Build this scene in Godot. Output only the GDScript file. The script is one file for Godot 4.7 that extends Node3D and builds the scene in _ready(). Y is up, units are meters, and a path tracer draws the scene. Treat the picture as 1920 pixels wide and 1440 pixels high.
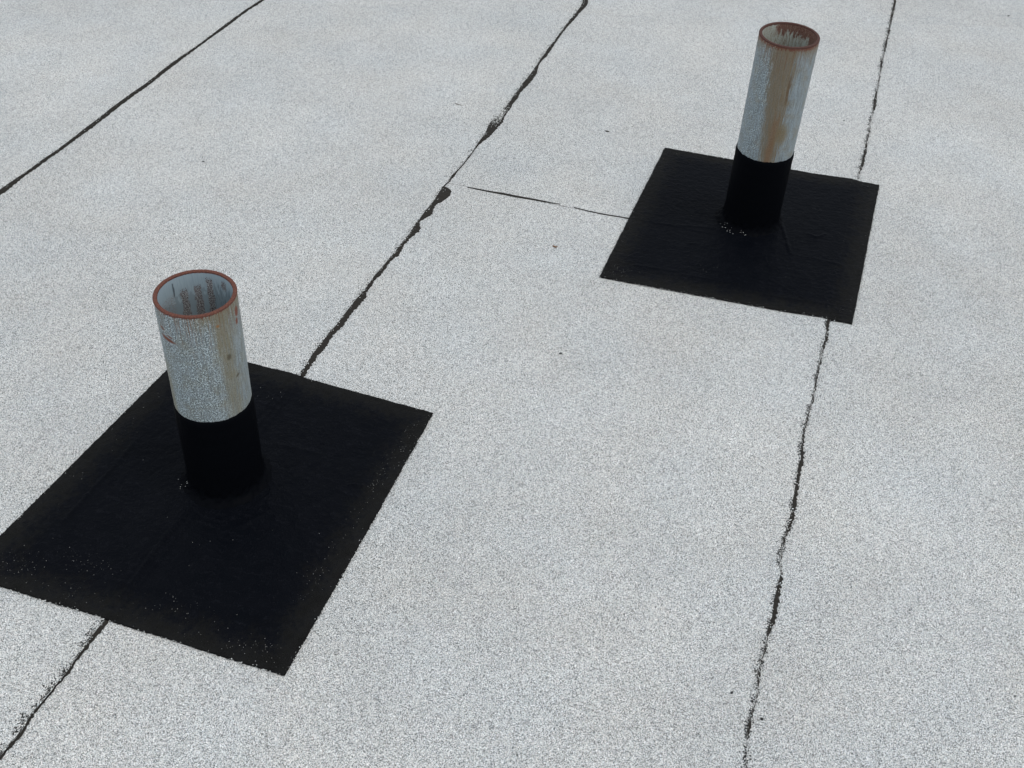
extends Node3D
# A flat roof of white granulated bitumen sheets with two galvanised vent pipes, each standing in a square black flashing patch.
# Roof coordinates: u runs across the sheets, v along them (away from the camera), both in metres.

const TURN := 0.304995
const CAMERA_HEIGHT := 1.26716
const LAP := 0.1            # how far a sheet's edge reaches over the next one
const LAP_RISE := 0.0032    # thickness of a sheet
const END_LAP_V := 2.0545
const FAR_V := 9.0
const NEAR_V := -3.0
const PIPE_RADIUS := 0.0572
const SEAM_MEANS := [-6.1, -5.22, -4.33, -3.46, -2.60, -1.722, -0.820, 0.061, 0.945, 1.83, 2.71, 3.6, 4.48, 5.37]
const FIRST_TRACED := 5     # index in SEAM_MEANS of SEAM_A

# each run: v, left side of the squeezed-out bitumen, right side of it, again and again
const SEAM_A := [
	[1.5512, -1.7160, -1.6996, 1.5966, -1.7173, -1.6982, 1.6420, -1.7181, -1.6962, 1.6874, -1.7173, -1.6948, 1.7329, -1.7161, -1.7033, 1.7783, -1.7159, -1.7037, 1.8237, -1.7169, -1.7049, 1.8691, -1.7160, -1.7038, 1.9146, -1.7176, -1.7047, 1.9600, -1.7192, -1.7037, 2.0054, -1.7200, -1.7009, 2.0509, -1.7204, -1.7020, 2.0963, -1.7232, -1.7043, 2.1417, -1.7234, -1.7057, 2.1871, -1.7239, -1.7067, 2.2326, -1.7221, -1.7051, 2.2780, -1.7233, -1.7082, 2.3234, -1.7259, -1.7094, 2.3688, -1.7262, -1.7096, 2.4143, -1.7257, -1.7113, 2.4597, -1.7234, -1.7137, 2.5051, -1.7233, -1.7148, 2.5506, -1.7243, -1.7157, 2.5960, -1.7256, -1.7131, 2.6414, -1.7270, -1.7112, 2.6868, -1.7279, -1.7140, 2.7323, -1.7285, -1.7168, 2.7777, -1.7287, -1.7170, 2.8231, -1.7255, -1.7130, 2.8685, -1.7229, -1.7111, 2.9140, -1.7227, -1.7116, 2.9594, -1.7228, -1.7106, 3.0048, -1.7230, -1.7092]]
const SEAM_B := [
	[2.0569, -0.8155, -0.8119, 2.0842, -0.8165, -0.8110, 2.1114, -0.8150, -0.8130, 2.1387, -0.8140, -0.8118, 2.1659, -0.8133, -0.8109, 2.1931, -0.8130, -0.8104, 2.2204, -0.8143, -0.8119, 2.2476, -0.8144, -0.8104, 2.2749, -0.8141, -0.8049, 2.3021, -0.8142, -0.7994, 2.3294, -0.8183, -0.7979, 2.3566, -0.8225, -0.7961, 2.3838, -0.8203, -0.7948, 2.4111, -0.8151, -0.8010, 2.4383, -0.8130, -0.8013, 2.4656, -0.8149, -0.8026, 2.4928, -0.8157, -0.8055, 2.5200, -0.8166, -0.8036, 2.5473, -0.8166, -0.8072, 2.5745, -0.8165, -0.8071, 2.6018, -0.8185, -0.8032, 2.6290, -0.8173, -0.8026, 2.6563, -0.8171, -0.8030, 2.6835, -0.8173, -0.8029, 2.7107, -0.8183, -0.8095, 2.7380, -0.8194, -0.8140, 2.7652, -0.8204, -0.8165, 2.7925, -0.8207, -0.8117, 2.8197, -0.8220, -0.8125, 2.8469, -0.8231, -0.8138, 2.8742, -0.8230, -0.8158, 2.9014, -0.8231, -0.8176, 2.9287, -0.8237, -0.8182, 2.9559, -0.8241, -0.8186, 2.9831, -0.8241, -0.8185, 3.0104, -0.8241, -0.8183, 3.0376, -0.8247, -0.8169, 3.0649, -0.8252, -0.8155, 3.0921, -0.8242, -0.8149, 3.1194, -0.8232, -0.8143, 3.1466, -0.8227, -0.8136, 3.1738, -0.8242, -0.8116, 3.2011, -0.8263, -0.8096, 3.2283, -0.8321, -0.8141, 3.2556, -0.8330, -0.8192, 3.2828, -0.8333, -0.8227, 3.3100, -0.8337, -0.8260, 3.3373, -0.8347, -0.8261, 3.3645, -0.8358, -0.8261, 3.3918, -0.8368, -0.8262],
	[1.3255, -0.8136, -0.8052, 1.3381, -0.8160, -0.8068, 1.3508, -0.8171, -0.8087, 1.3634, -0.8179, -0.8093, 1.3761, -0.8187, -0.8094, 1.3887, -0.8200, -0.8114, 1.4014, -0.8198, -0.8088, 1.4140, -0.8200, -0.8072, 1.4267, -0.8197, -0.8076, 1.4393, -0.8190, -0.8089, 1.4520, -0.8195, -0.8103, 1.4646, -0.8191, -0.8093, 1.4772, -0.8170, -0.8067, 1.4899, -0.8171, -0.8055, 1.5025, -0.8174, -0.8059, 1.5152, -0.8172, -0.8063, 1.5278, -0.8172, -0.8067, 1.5405, -0.8173, -0.8067, 1.5531, -0.8171, -0.8052, 1.5658, -0.8169, -0.8040, 1.5784, -0.8166, -0.8031, 1.5911, -0.8150, -0.8046, 1.6037, -0.8154, -0.8099, 1.6164, -0.8156, -0.8089, 1.6290, -0.8157, -0.8092, 1.6417, -0.8162, -0.8120, 1.6543, -0.8162, -0.8102, 1.6670, -0.8158, -0.8074, 1.6796, -0.8154, -0.8079, 1.6923, -0.8147, -0.8080, 1.7049, -0.8141, -0.8094, 1.7176, -0.8147, -0.8095, 1.7302, -0.8134, -0.8061, 1.7429, -0.8120, -0.8016, 1.7555, -0.8126, -0.8023, 1.7682, -0.8130, -0.8040, 1.7808, -0.8131, -0.8056, 1.7935, -0.8123, -0.8054, 1.8061, -0.8117, -0.8051, 1.8188, -0.8121, -0.8030, 1.8314, -0.8125, -0.8006, 1.8441, -0.8127, -0.7974, 1.8567, -0.8139, -0.7991, 1.8694, -0.8148, -0.8071, 1.8820, -0.8147, -0.8106, 1.8947, -0.8138, -0.8048, 1.9073, -0.8144, -0.7991, 1.9199, -0.8143, -0.7974, 1.9326, -0.8137, -0.8007, 1.9452, -0.8136, -0.8039, 1.9579, -0.8133, -0.8024, 1.9705, -0.8134, -0.7966, 1.9832, -0.8142, -0.7929, 1.9958, -0.8151, -0.7897, 2.0085, -0.8159, -0.7902, 2.0211, -0.8172, -0.7928, 2.0338, -0.8190, -0.7988],
	[0.4947, -0.8234, -0.8203, 0.5019, -0.8230, -0.8199, 0.5090, -0.8226, -0.8194, 0.5161, -0.8222, -0.8187, 0.5233, -0.8218, -0.8179, 0.5304, -0.8216, -0.8184, 0.5375, -0.8213, -0.8178, 0.5446, -0.8202, -0.8167, 0.5518, -0.8193, -0.8155, 0.5589, -0.8192, -0.8148, 0.5660, -0.8200, -0.8158, 0.5732, -0.8210, -0.8175, 0.5803, -0.8226, -0.8191, 0.5874, -0.8224, -0.8189, 0.5945, -0.8227, -0.8189, 0.6017, -0.8224, -0.8190, 0.6088, -0.8218, -0.8188, 0.6159, -0.8214, -0.8187, 0.6231, -0.8212, -0.8185, 0.6302, -0.8214, -0.8184, 0.6373, -0.8213, -0.8180, 0.6444, -0.8206, -0.8169, 0.6516, -0.8201, -0.8166, 0.6587, -0.8200, -0.8162, 0.6658, -0.8207, -0.8168, 0.6730, -0.8214, -0.8183, 0.6801, -0.8213, -0.8187, 0.6872, -0.8225, -0.8180, 0.6943, -0.8228, -0.8171, 0.7015, -0.8224, -0.8170, 0.7086, -0.8222, -0.8178, 0.7157, -0.8224, -0.8181, 0.7229, -0.8226, -0.8179, 0.7300, -0.8224, -0.8173, 0.7371, -0.8226, -0.8167, 0.7442, -0.8236, -0.8163, 0.7514, -0.8251, -0.8167]]
const SEAM_C := [
	[2.4172, 0.0603, 0.0626, 2.4507, 0.0613, 0.0649, 2.4843, 0.0636, 0.0698, 2.5179, 0.0640, 0.0699, 2.5515, 0.0640, 0.0719, 2.5851, 0.0651, 0.0701, 2.6187, 0.0639, 0.0687, 2.6523, 0.0653, 0.0691, 2.6859, 0.0658, 0.0689, 2.7195, 0.0649, 0.0676, 2.7531, 0.0654, 0.0675, 2.7867, 0.0658, 0.0692, 2.8203, 0.0647, 0.0729, 2.8539, 0.0640, 0.0716, 2.8875, 0.0643, 0.0693, 2.9211, 0.0652, 0.0684, 2.9547, 0.0656, 0.0686, 2.9883, 0.0654, 0.0693, 3.0219, 0.0656, 0.0680, 3.0555, 0.0643, 0.0682, 3.0891, 0.0624, 0.0684, 3.1226, 0.0635, 0.0671, 3.1562, 0.0649, 0.0677, 3.1898, 0.0646, 0.0690, 3.2234, 0.0638, 0.0701, 3.2570, 0.0644, 0.0700, 3.2906, 0.0650, 0.0701, 3.3242, 0.0656, 0.0707, 3.3578, 0.0660, 0.0712, 3.3914, 0.0659, 0.0707, 3.4250, 0.0657, 0.0706, 3.4586, 0.0653, 0.0721, 3.4922, 0.0654, 0.0728, 3.5258, 0.0658, 0.0729, 3.5594, 0.0660, 0.0730, 3.5930, 0.0661, 0.0731, 3.6266, 0.0658, 0.0728, 3.6602, 0.0662, 0.0725, 3.6938, 0.0667, 0.0723, 3.7274, 0.0667, 0.0721, 3.7610, 0.0668, 0.0719, 3.7945, 0.0668, 0.0718],
	[0.7862, 0.0671, 0.0702, 0.8006, 0.0667, 0.0694, 0.8151, 0.0662, 0.0687, 0.8295, 0.0652, 0.0681, 0.8439, 0.0647, 0.0669, 0.8584, 0.0617, 0.0635, 0.8728, 0.0594, 0.0633, 0.8872, 0.0598, 0.0638, 0.9017, 0.0601, 0.0633, 0.9161, 0.0611, 0.0641, 0.9305, 0.0620, 0.0644, 0.9450, 0.0623, 0.0650, 0.9594, 0.0602, 0.0637, 0.9738, 0.0589, 0.0628, 0.9883, 0.0586, 0.0613, 1.0027, 0.0596, 0.0625, 1.0171, 0.0609, 0.0639, 1.0316, 0.0605, 0.0644, 1.0460, 0.0601, 0.0651, 1.0604, 0.0619, 0.0674, 1.0749, 0.0626, 0.0693, 1.0893, 0.0623, 0.0697, 1.1037, 0.0619, 0.0693, 1.1182, 0.0619, 0.0684, 1.1326, 0.0624, 0.0681, 1.1470, 0.0631, 0.0682, 1.1615, 0.0628, 0.0663, 1.1759, 0.0587, 0.0614, 1.1903, 0.0569, 0.0603, 1.2048, 0.0574, 0.0598, 1.2192, 0.0573, 0.0605, 1.2336, 0.0574, 0.0611, 1.2481, 0.0588, 0.0632, 1.2625, 0.0597, 0.0656, 1.2770, 0.0606, 0.0672, 1.2914, 0.0611, 0.0678, 1.3058, 0.0609, 0.0674, 1.3203, 0.0603, 0.0665, 1.3347, 0.0599, 0.0657, 1.3491, 0.0598, 0.0654, 1.3636, 0.0593, 0.0649, 1.3780, 0.0586, 0.0642, 1.3924, 0.0578, 0.0640, 1.4069, 0.0580, 0.0645, 1.4213, 0.0597, 0.0649, 1.4357, 0.0573, 0.0625, 1.4502, 0.0559, 0.0604, 1.4646, 0.0555, 0.0593, 1.4790, 0.0546, 0.0588, 1.4935, 0.0538, 0.0585, 1.5079, 0.0548, 0.0589, 1.5223, 0.0554, 0.0590, 1.5368, 0.0556, 0.0588, 1.5512, 0.0562, 0.0591, 1.5656, 0.0571, 0.0599, 1.5801, 0.0585, 0.0621, 1.5945, 0.0584, 0.0619, 1.6089, 0.0582, 0.0616, 1.6234, 0.0581, 0.0618, 1.6378, 0.0578, 0.0618, 1.6522, 0.0574, 0.0613, 1.6667, 0.0569, 0.0609, 1.6811, 0.0576, 0.0613, 1.6955, 0.0584, 0.0619, 1.7100, 0.0585, 0.0621, 1.7244, 0.0579, 0.0618, 1.7388, 0.0578, 0.0619, 1.7533, 0.0590, 0.0637, 1.7677, 0.0602, 0.0656, 1.7821, 0.0599, 0.0658, 1.7966, 0.0589, 0.0646, 1.8110, 0.0579, 0.0634, 1.8254, 0.0572, 0.0632, 1.8399, 0.0565, 0.0631]]
const END_LAP := [
	[-0.7661, 2.0505, 2.0517, -0.7493, 2.0504, 2.0537, -0.7326, 2.0499, 2.0540, -0.7158, 2.0498, 2.0547, -0.6990, 2.0501, 2.0561, -0.6822, 2.0509, 2.0586, -0.6654, 2.0506, 2.0582, -0.6487, 2.0508, 2.0583, -0.6319, 2.0524, 2.0589, -0.6151, 2.0534, 2.0592, -0.5983, 2.0540, 2.0595, -0.5815, 2.0545, 2.0594, -0.5647, 2.0557, 2.0587, -0.5480, 2.0582, 2.0593],
	[-0.5179, 2.0561, 2.0587, -0.5030, 2.0543, 2.0569, -0.4882, 2.0528, 2.0558, -0.4733, 2.0518, 2.0556, -0.4585, 2.0512, 2.0555, -0.4436, 2.0514, 2.0557, -0.4288, 2.0527, 2.0564, -0.4139, 2.0543, 2.0572, -0.3991, 2.0543, 2.0586, -0.3843, 2.0540, 2.0588]]
const PATCH_CORNERS := [
	[Vector2(-1.0392, 1.3316), Vector2(-0.5538, 1.3135), Vector2(-0.5433, 0.7509), Vector2(-1.0623, 0.7502)],
	[Vector2(-0.3900, 2.3980), Vector2(0.1123, 2.4006), Vector2(0.1052, 1.8347), Vector2(-0.3947, 1.8164)]]
const PATCH_FOLDS := [   # from, to, height, half width
	[[Vector2(-0.9887, 0.8880), Vector2(-0.9883, 0.9484), 0.0016, 0.0035], [Vector2(-0.9883, 0.9484), Vector2(-0.9869, 1.0033), 0.0016, 0.0035], [Vector2(-0.9869, 1.0033), Vector2(-0.9889, 1.0924), 0.0010, 0.0040], [Vector2(-0.8188, 0.7909), Vector2(-0.8254, 0.8735), 0.0018, 0.0040], [Vector2(-0.8254, 0.8735), Vector2(-0.8281, 0.9585), 0.0014, 0.0050], [Vector2(-0.6148, 1.1078), Vector2(-0.5924, 1.1135), 0.0026, 0.0030], [Vector2(-0.7786, 0.8209), Vector2(-0.8477, 0.8115), 0.0009, 0.0040], [Vector2(-0.5812, 1.0075), Vector2(-0.5786, 1.0556), 0.0010, 0.0030], [Vector2(-0.7668, 1.1536), Vector2(-0.6896, 1.1549), 0.0010, 0.0040], [Vector2(-0.7082, 1.0082), Vector2(-0.7377, 0.9620), 0.0012, 0.0060]],
	[[Vector2(-0.0761, 2.1462), Vector2(-0.0582, 2.0916), 0.0026, 0.0035], [Vector2(-0.0582, 2.0916), Vector2(-0.0417, 2.0365), 0.0022, 0.0035], [Vector2(-0.0417, 2.0365), Vector2(0.0665, 2.0289), 0.0010, 0.0030], [Vector2(-0.0163, 2.1256), Vector2(0.0039, 2.1176), 0.0026, 0.0030], [Vector2(0.0039, 2.1176), Vector2(0.0177, 2.1341), 0.0024, 0.0030], [Vector2(-0.2539, 2.0010), Vector2(-0.2376, 2.0051), 0.0020, 0.0030], [Vector2(-0.3384, 2.0523), Vector2(-0.1933, 2.0850), 0.0009, 0.0040], [Vector2(-0.3382, 1.8831), Vector2(-0.2591, 1.8884), 0.0013, 0.0030], [Vector2(-0.2383, 1.8840), Vector2(-0.1246, 1.8869), 0.0010, 0.0030], [Vector2(-0.1054, 1.8685), Vector2(0.0609, 1.8794), 0.0010, 0.0035], [Vector2(0.0686, 1.9052), Vector2(0.0721, 2.0269), 0.0012, 0.0040], [Vector2(-0.0724, 1.9308), Vector2(0.0086, 1.8825), 0.0006, 0.0030]],
]

var across := Vector3(cos(TURN), 0, sin(TURN))
var along := Vector3(sin(TURN), 0, -cos(TURN))
var rng := RandomNumberGenerator.new()
var swell := FastNoiseLite.new()
var fine := FastNoiseLite.new()
var mat := {}
var edge_tables := []
var roof: Node3D


# ------------------------------------------------------------------ helpers
func noise_of(seed_value: int, frequency: float, octaves := 1, kind := FastNoiseLite.TYPE_SIMPLEX_SMOOTH) -> FastNoiseLite:
	var n := FastNoiseLite.new()
	n.seed = seed_value
	n.noise_type = kind
	n.frequency = frequency
	n.fractal_type = FastNoiseLite.FRACTAL_FBM if octaves > 1 else FastNoiseLite.FRACTAL_NONE
	n.fractal_octaves = octaves
	return n


func at(u: float, v: float, y: float) -> Vector3:
	return across * u + along * v + Vector3(0, y, 0)


func tag(o: Node, label: String, category: String, group := "") -> void:
	o.set_meta("label", label)
	o.set_meta("category", category)
	if group != "":
		o.set_meta("group", group)


func part(called: String, mesh: Mesh, material: Material, parent: Node) -> MeshInstance3D:
	var o := MeshInstance3D.new()
	o.name = called
	o.mesh = mesh
	o.material_override = material
	parent.add_child(o, true)
	return o


# a grid of points (rows x columns) as one smooth surface
func grid_mesh(points: PackedVector3Array, uvs: PackedVector2Array, columns: int, flip := false) -> ArrayMesh:
	var st := SurfaceTool.new()
	st.begin(Mesh.PRIMITIVE_TRIANGLES)
	for i in points.size():
		if uvs.size():
			st.set_uv(uvs[i])
		st.add_vertex(points[i])
	var rows := points.size() / columns
	for r in rows - 1:
		for c in columns - 1:
			var a := r * columns + c
			var b := a + 1
			var d := a + columns
			var e := d + 1
			for i in ([a, d, b, b, d, e] if flip else [a, b, d, b, e, d]):
				st.add_index(i)
	st.generate_normals()
	if uvs.size():
		st.generate_tangents()
	return st.commit()


func image_texture(w: int, h: int, data: PackedByteArray, format: Image.Format) -> ImageTexture:
	return ImageTexture.create_from_image(Image.create_from_data(w, h, false, format, data))


func interpolate(table: Array, x: float, column: int) -> float:
	# table rows [x, a, b], x growing
	if x <= table[0][0]:
		return table[0][column]
	if x >= table[-1][0]:
		return table[-1][column]
	var lo := 0
	var hi := table.size() - 1
	while hi - lo > 1:
		var m := (lo + hi) / 2
		if table[m][0] <= x:
			lo = m
		else:
			hi = m
	var k: float = (x - table[lo][0]) / maxf(table[hi][0] - table[lo][0], 1e-6)
	return lerpf(table[lo][column], table[hi][column], k)


func rows_of(run: Array) -> Array:
	var out := []
	for i in range(0, run.size(), 3):
		out.append([run[i], run[i + 1], run[i + 2]])
	return out


# where the edge of the upper sheet lies on seam k
func seam_u(k: int, v: float) -> float:
	var j := k - FIRST_TRACED
	var wander := 0.0012 * fine.get_noise_2d(v * 40.0, k * 77.0)
	if j >= 0 and j < 3:
		return interpolate(edge_tables[j], v, 1) + 0.0015 + wander
	return SEAM_MEANS[k] + 0.006 * fine.get_noise_2d(v * 2.0, k * 31.0) + wander


func base_y(u: float, v: float) -> float:
	return 0.0030 * swell.get_noise_2d(u * 100.0, v * 100.0)


# height of the top of the roof
func roof_y(u: float, v: float) -> float:
	var y := base_y(u, v)
	for k in SEAM_MEANS.size():
		if absf(u - SEAM_MEANS[k]) < 0.2:
			var e := seam_u(k, v)
			if u <= e and u > e - LAP:
				y += LAP_RISE * smoothstep(0.0, 1.0, (u - e + LAP) / LAP)
			if k == FIRST_TRACED + 1 and u > e and v > END_LAP_V and v < END_LAP_V + LAP:
				y += 0.0004 * (1.0 - smoothstep(0.0, 1.0, (v - END_LAP_V) / LAP))
	if u > -0.62 and u < -0.14 and v > END_LAP_V and v < END_LAP_V + LAP:
		y += 0.0004 * (1.0 - smoothstep(0.0, 1.0, (v - END_LAP_V) / LAP))
	return y


# ------------------------------------------------------------------ materials
func granule_maps() -> Array:
	# mineral granules about 0.9 mm across, stamped one by one on a sheet that repeats; 0.37 mm a texel
	var n := 2048
	var cells := 830
	var data := PackedByteArray()
	data.resize(n * n * 3)
	var height := PackedByteArray()
	height.resize(n * n)
	var i := 0
	while i < data.size():
		data[i] = 112
		data[i + 1] = 118
		data[i + 2] = 121
		i += 3
	height.fill(40)
	var step := float(n) / cells
	for gy in cells:
		for gx in cells:
			var cx := (gx + 0.5 + rng.randf_range(-0.5, 0.5)) * step
			var cy := (gy + 0.5 + rng.randf_range(-0.5, 0.5)) * step
			var pick := rng.randf()
			var value := 0.0
			if pick < 0.13:
				value = rng.randf_range(40, 96)
			elif pick < 0.25:
				value = rng.randf_range(120, 176)
			elif pick < 0.85:
				value = rng.randf_range(186, 228)
			else:
				value = rng.randf_range(228, 250)
			var tint := rng.randf_range(-5.0, 5.0)
			var r := int(clampf(value * 1.0 + tint, 0, 255))
			var g := int(clampf(value, 0, 255))
			var b := int(clampf(value * 1.008 - tint * 0.8, 0, 255))
			var high := int(rng.randf_range(120, 255))
			var reach := rng.randf_range(0.95, 1.65)
			var reach2 := reach * reach
			for py in range(int(cy - reach), int(cy + reach) + 2):
				var dy := py + 0.5 - cy
				for px in range(int(cx - reach), int(cx + reach) + 2):
					var dx := px + 0.5 - cx
					if dx * dx + dy * dy < reach2:
						var o := posmod(py, n) * n + posmod(px, n)
						data[o * 3] = r
						data[o * 3 + 1] = g
						data[o * 3 + 2] = b
						height[o] = high
	return [image_texture(n, n, data, Image.FORMAT_RGB8), image_texture(n, n, height, Image.FORMAT_L8)]


func mottle_map() -> ImageTexture:
	# faint stains and tints of the granules, 5 to 40 cm across; repeats after 5.3 m, beyond what is seen at once
	var n := 512
	var broad := noise_of(11, 0.012, 3)
	var small := noise_of(12, 0.06, 3)
	var cool := noise_of(13, 0.035, 2)
	var data := PackedByteArray()
	data.resize(n * n * 3)
	for y in n:
		for x in n:
			var k := 244.0 + 9.0 * broad.get_noise_2d(x, y) + 6.0 * small.get_noise_2d(x, y)
			var c := 2.2 * cool.get_noise_2d(x, y)
			var o := (y * n + x) * 3
			data[o] = int(clampf(k + c, 0, 255))
			data[o + 1] = int(clampf(k + 1.0, 0, 255))
			data[o + 2] = int(clampf(k - c, 0, 255))
	return image_texture(n, n, data, Image.FORMAT_RGB8)


func make_materials() -> void:
	var maps := granule_maps()
	var m := StandardMaterial3D.new()
	m.albedo_texture = maps[0]
	m.albedo_color = Color(1.0, 1.0, 1.0)
	m.roughness = 0.95
	m.metallic_specular = 0.25
	m.uv1_triplanar = true
	m.uv1_world_triplanar = true
	m.uv1_scale = Vector3.ONE / (2048 * 0.00037)
	m.heightmap_enabled = true
	m.heightmap_texture = maps[1]
	m.heightmap_scale = 0.05
	m.detail_enabled = true
	m.detail_blend_mode = BaseMaterial3D.BLEND_MODE_MUL
	m.detail_uv_layer = BaseMaterial3D.DETAIL_UV_2
	m.uv2_triplanar = true
	m.uv2_world_triplanar = true
	m.uv2_scale = Vector3.ONE / 5.3
	m.uv2_offset = Vector3(0.37, 0.0, 0.61)
	m.detail_albedo = mottle_map()
	mat.granules = m

	m = StandardMaterial3D.new()   # bitumen squeezed out of the laps, weathered
	m.albedo_color = Color(0.155, 0.148, 0.14)
	m.roughness = 0.75
	m.metallic_specular = 0.2
	mat.bitumen = m

	m = StandardMaterial3D.new()
	m.albedo_color = Color(0.115, 0.108, 0.105)
	m.roughness = 0.9
	m.metallic_specular = 0.15
	mat.sheet_edge = m

	m = StandardMaterial3D.new()   # single granules, coloured one by one
	m.vertex_color_use_as_albedo = true
	m.roughness = 0.9
	m.metallic_specular = 0.3
	mat.loose = m

	m = StandardMaterial3D.new()   # the tar brushed on the foot of the pipes
	m.albedo_color = Color(0.025, 0.030, 0.044)
	m.roughness = 0.55
	m.metallic_specular = 0.08
	mat.tar = m

	m = StandardMaterial3D.new()
	m.albedo_color = Color(0.30, 0.30, 0.30)
	m.roughness = 0.95
	mat.deck = m


# ------------------------------------------------------------------ the roof
func v_stations(from: float, to: float) -> PackedFloat32Array:
	var out := PackedFloat32Array()
	var v := from
	while v < to - 1e-4:
		out.append(v)
		var step := 0.008 if v > 0.2 and v < 4.0 else 0.2
		if v <= 0.2 and v + step > 0.2:
			step = maxf(0.2 - v + 1e-3, 0.01)
		v += step
	out.append(to)
	return out


func sheet(k: int, from: float, to: float, under_end: bool, over_start: bool) -> MeshInstance3D:
	# the sheet whose right-hand edge lies over the next one on seam k
	var fractions := [0.0, 0.06, 0.11, 0.115, 0.16, 0.22, 0.3, 0.4, 0.5, 0.6, 0.7, 0.8, 0.88, 0.91, 0.94, 0.97, 0.985, 1.0]
	var vs := v_stations(from, to)
	var points := PackedVector3Array()
	var edge := PackedVector3Array()
	var hem := PackedVector3Array()
	for v in vs:
		var left := seam_u(k - 1, v) if k > 0 else SEAM_MEANS[0] - 0.9
		var right := seam_u(k, v)
		for f in fractions:
			var u := lerpf(left - LAP, right, f)
			var y := base_y(u, v)
			if u > right - LAP:
				y += LAP_RISE * smoothstep(0.0, 1.0, (u - right + LAP) / LAP)
			if k > 0 and u < left + 0.001:
				y += LAP_RISE * (smoothstep(0.0, 1.0, (u - left + LAP) / LAP) - 1.0) - 0.0004
			if over_start and v < END_LAP_V + LAP:
				y += 0.0004 * (1.0 - smoothstep(0.0, 1.0, (v - END_LAP_V) / LAP))
			if under_end and v > END_LAP_V:
				y -= 0.0012 * smoothstep(0.0, 0.3, (v - END_LAP_V) / LAP) + 0.0003
			points.append(at(u, v, y))
			if f == 1.0:
				edge.append(at(u, v, y))
				edge.append(at(u + 0.0006, v, y - LAP_RISE - 0.001))
			if over_start and v == vs[0]:
				hem.append(at(u, v, y))
				hem.append(at(u, v + 0.0006, y - LAP_RISE))
	var o := part("roofing_sheet", grid_mesh(points, PackedVector2Array(), fractions.size(), true), mat.granules, roof)
	part("lap_edge", grid_mesh(edge, PackedVector2Array(), 2, true), mat.sheet_edge, o)
	if hem.size():
		part("lap_edge", grid_mesh(hem, PackedVector2Array(), 2), mat.sheet_edge, o)
	return o


# bitumen squeezed out along a seam: v, left, right
func seam_bead(run: Array, parent: Node, seed_value: int, thin := 1.0) -> void:
	var rows := rows_of(run)
	var ragged := noise_of(seed_value, 1.0, 3)
	var lumpy := noise_of(seed_value + 50, 1.0, 2)
	var points := PackedVector3Array()
	var v: float = rows[0][0]
	var last: float = rows[-1][0]
	var first := v
	var s_list := [0.0, 0.08, 0.2, 0.36, 0.54, 0.72, 0.86, 0.95, 1.0]
	while v <= last:
		var l := interpolate(rows, v, 1) + 0.0008 * ragged.get_noise_2d(v * 260.0, 3.0)
		var r := interpolate(rows, v, 2) + 0.0013 * ragged.get_noise_2d(v * 240.0, 90.0) + 0.0008 * ragged.get_noise_2d(v * 700.0, 50.0)
		var shut := minf(1.0, minf(v - first, last - v) / 0.006)
		var w := maxf((r - l) * sqrt(maxf(shut, 0.0)), 0.0006)
		l = (l + r) * 0.5 - w * 0.5
		l += 0.0008 * ragged.get_noise_2d(v * 900.0, 130.0)
		w = maxf(w * thin + clampf(w * 0.5, 0.0, 0.0026) * lumpy.get_noise_2d(v * 95.0, 160.0), 0.0006)
		var yl := roof_y(l - 0.0005, v) + 0.0002
		var yr := roof_y(l + w + 0.0035, v) - 0.0004
		var bulge := clampf(w * 0.20, 0.0003, 0.0024) * (1.0 + 0.7 * ragged.get_noise_2d(v * 150.0, 200.0))
		for s in s_list:
			var y := lerpf(yl, yr, smoothstep(0.0, 1.0, s)) + bulge * sqrt(maxf(4.0 * s * (1.0 - s), 0.0))
			if s > 0.0 and s < 1.0:
				y += 0.0005 * ragged.get_noise_2d(v * 500.0 + s * 40.0, s * 260.0)
			points.append(at(l + w * s, v, y))
		v += 0.002
	part("seam_bitumen", grid_mesh(points, PackedVector2Array(), s_list.size(), true), mat.bitumen, parent)


func end_bead(run: Array, parent: Node, seed_value: int) -> void:
	var rows := rows_of(run)   # u, near side, far side
	var ragged := noise_of(seed_value, 1.0, 2)
	var points := PackedVector3Array()
	var u: float = rows[0][0]
	var last: float = rows[-1][0]
	var s_list := [0.0, 0.2, 0.45, 0.7, 0.9, 1.0]
	while u <= last:
		var a := interpolate(rows, u, 1) + 0.0007 * ragged.get_noise_2d(u * 300.0, 3.0)
		var b := interpolate(rows, u, 2) + 0.0005 * ragged.get_noise_2d(u * 300.0, 90.0)
		var c := maxf((b - a) * (1.0 if seed_value == 310 else 0.7), 0.0008)
		for s in s_list:
			var y := lerpf(base_y(u, a) + 0.0001, base_y(u, b) + 0.0006, s) + 0.0015 * sqrt(maxf(4.0 * s * (1.0 - s), 0.0))
			points.append(at(u, a + c * s, y))
		u += 0.003
	part("seam_bitumen", grid_mesh(points, PackedVector2Array(), s_list.size(), false), mat.bitumen, parent)


func granule_shape() -> ArrayMesh:
	# an uneven chip of stone, about 1 across
	var corners := [Vector3(0.52, 0.05, 0.1), Vector3(0.12, 0.02, 0.5), Vector3(-0.46, -0.03, 0.22), Vector3(-0.34, 0.04, -0.42), Vector3(0.28, 0.0, -0.45)]
	var top := Vector3(0.05, 0.42, -0.03)
	var bottom := Vector3(-0.04, -0.38, 0.05)
	var st := SurfaceTool.new()
	st.begin(Mesh.PRIMITIVE_TRIANGLES)
	st.set_smooth_group(-1)
	for i in 5:
		var a: Vector3 = corners[i]
		var b: Vector3 = corners[(i + 1) % 5]
		for p in [top, a, b, bottom, b, a]:
			st.add_vertex(p)
	st.generate_normals()
	return st.commit()


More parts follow.
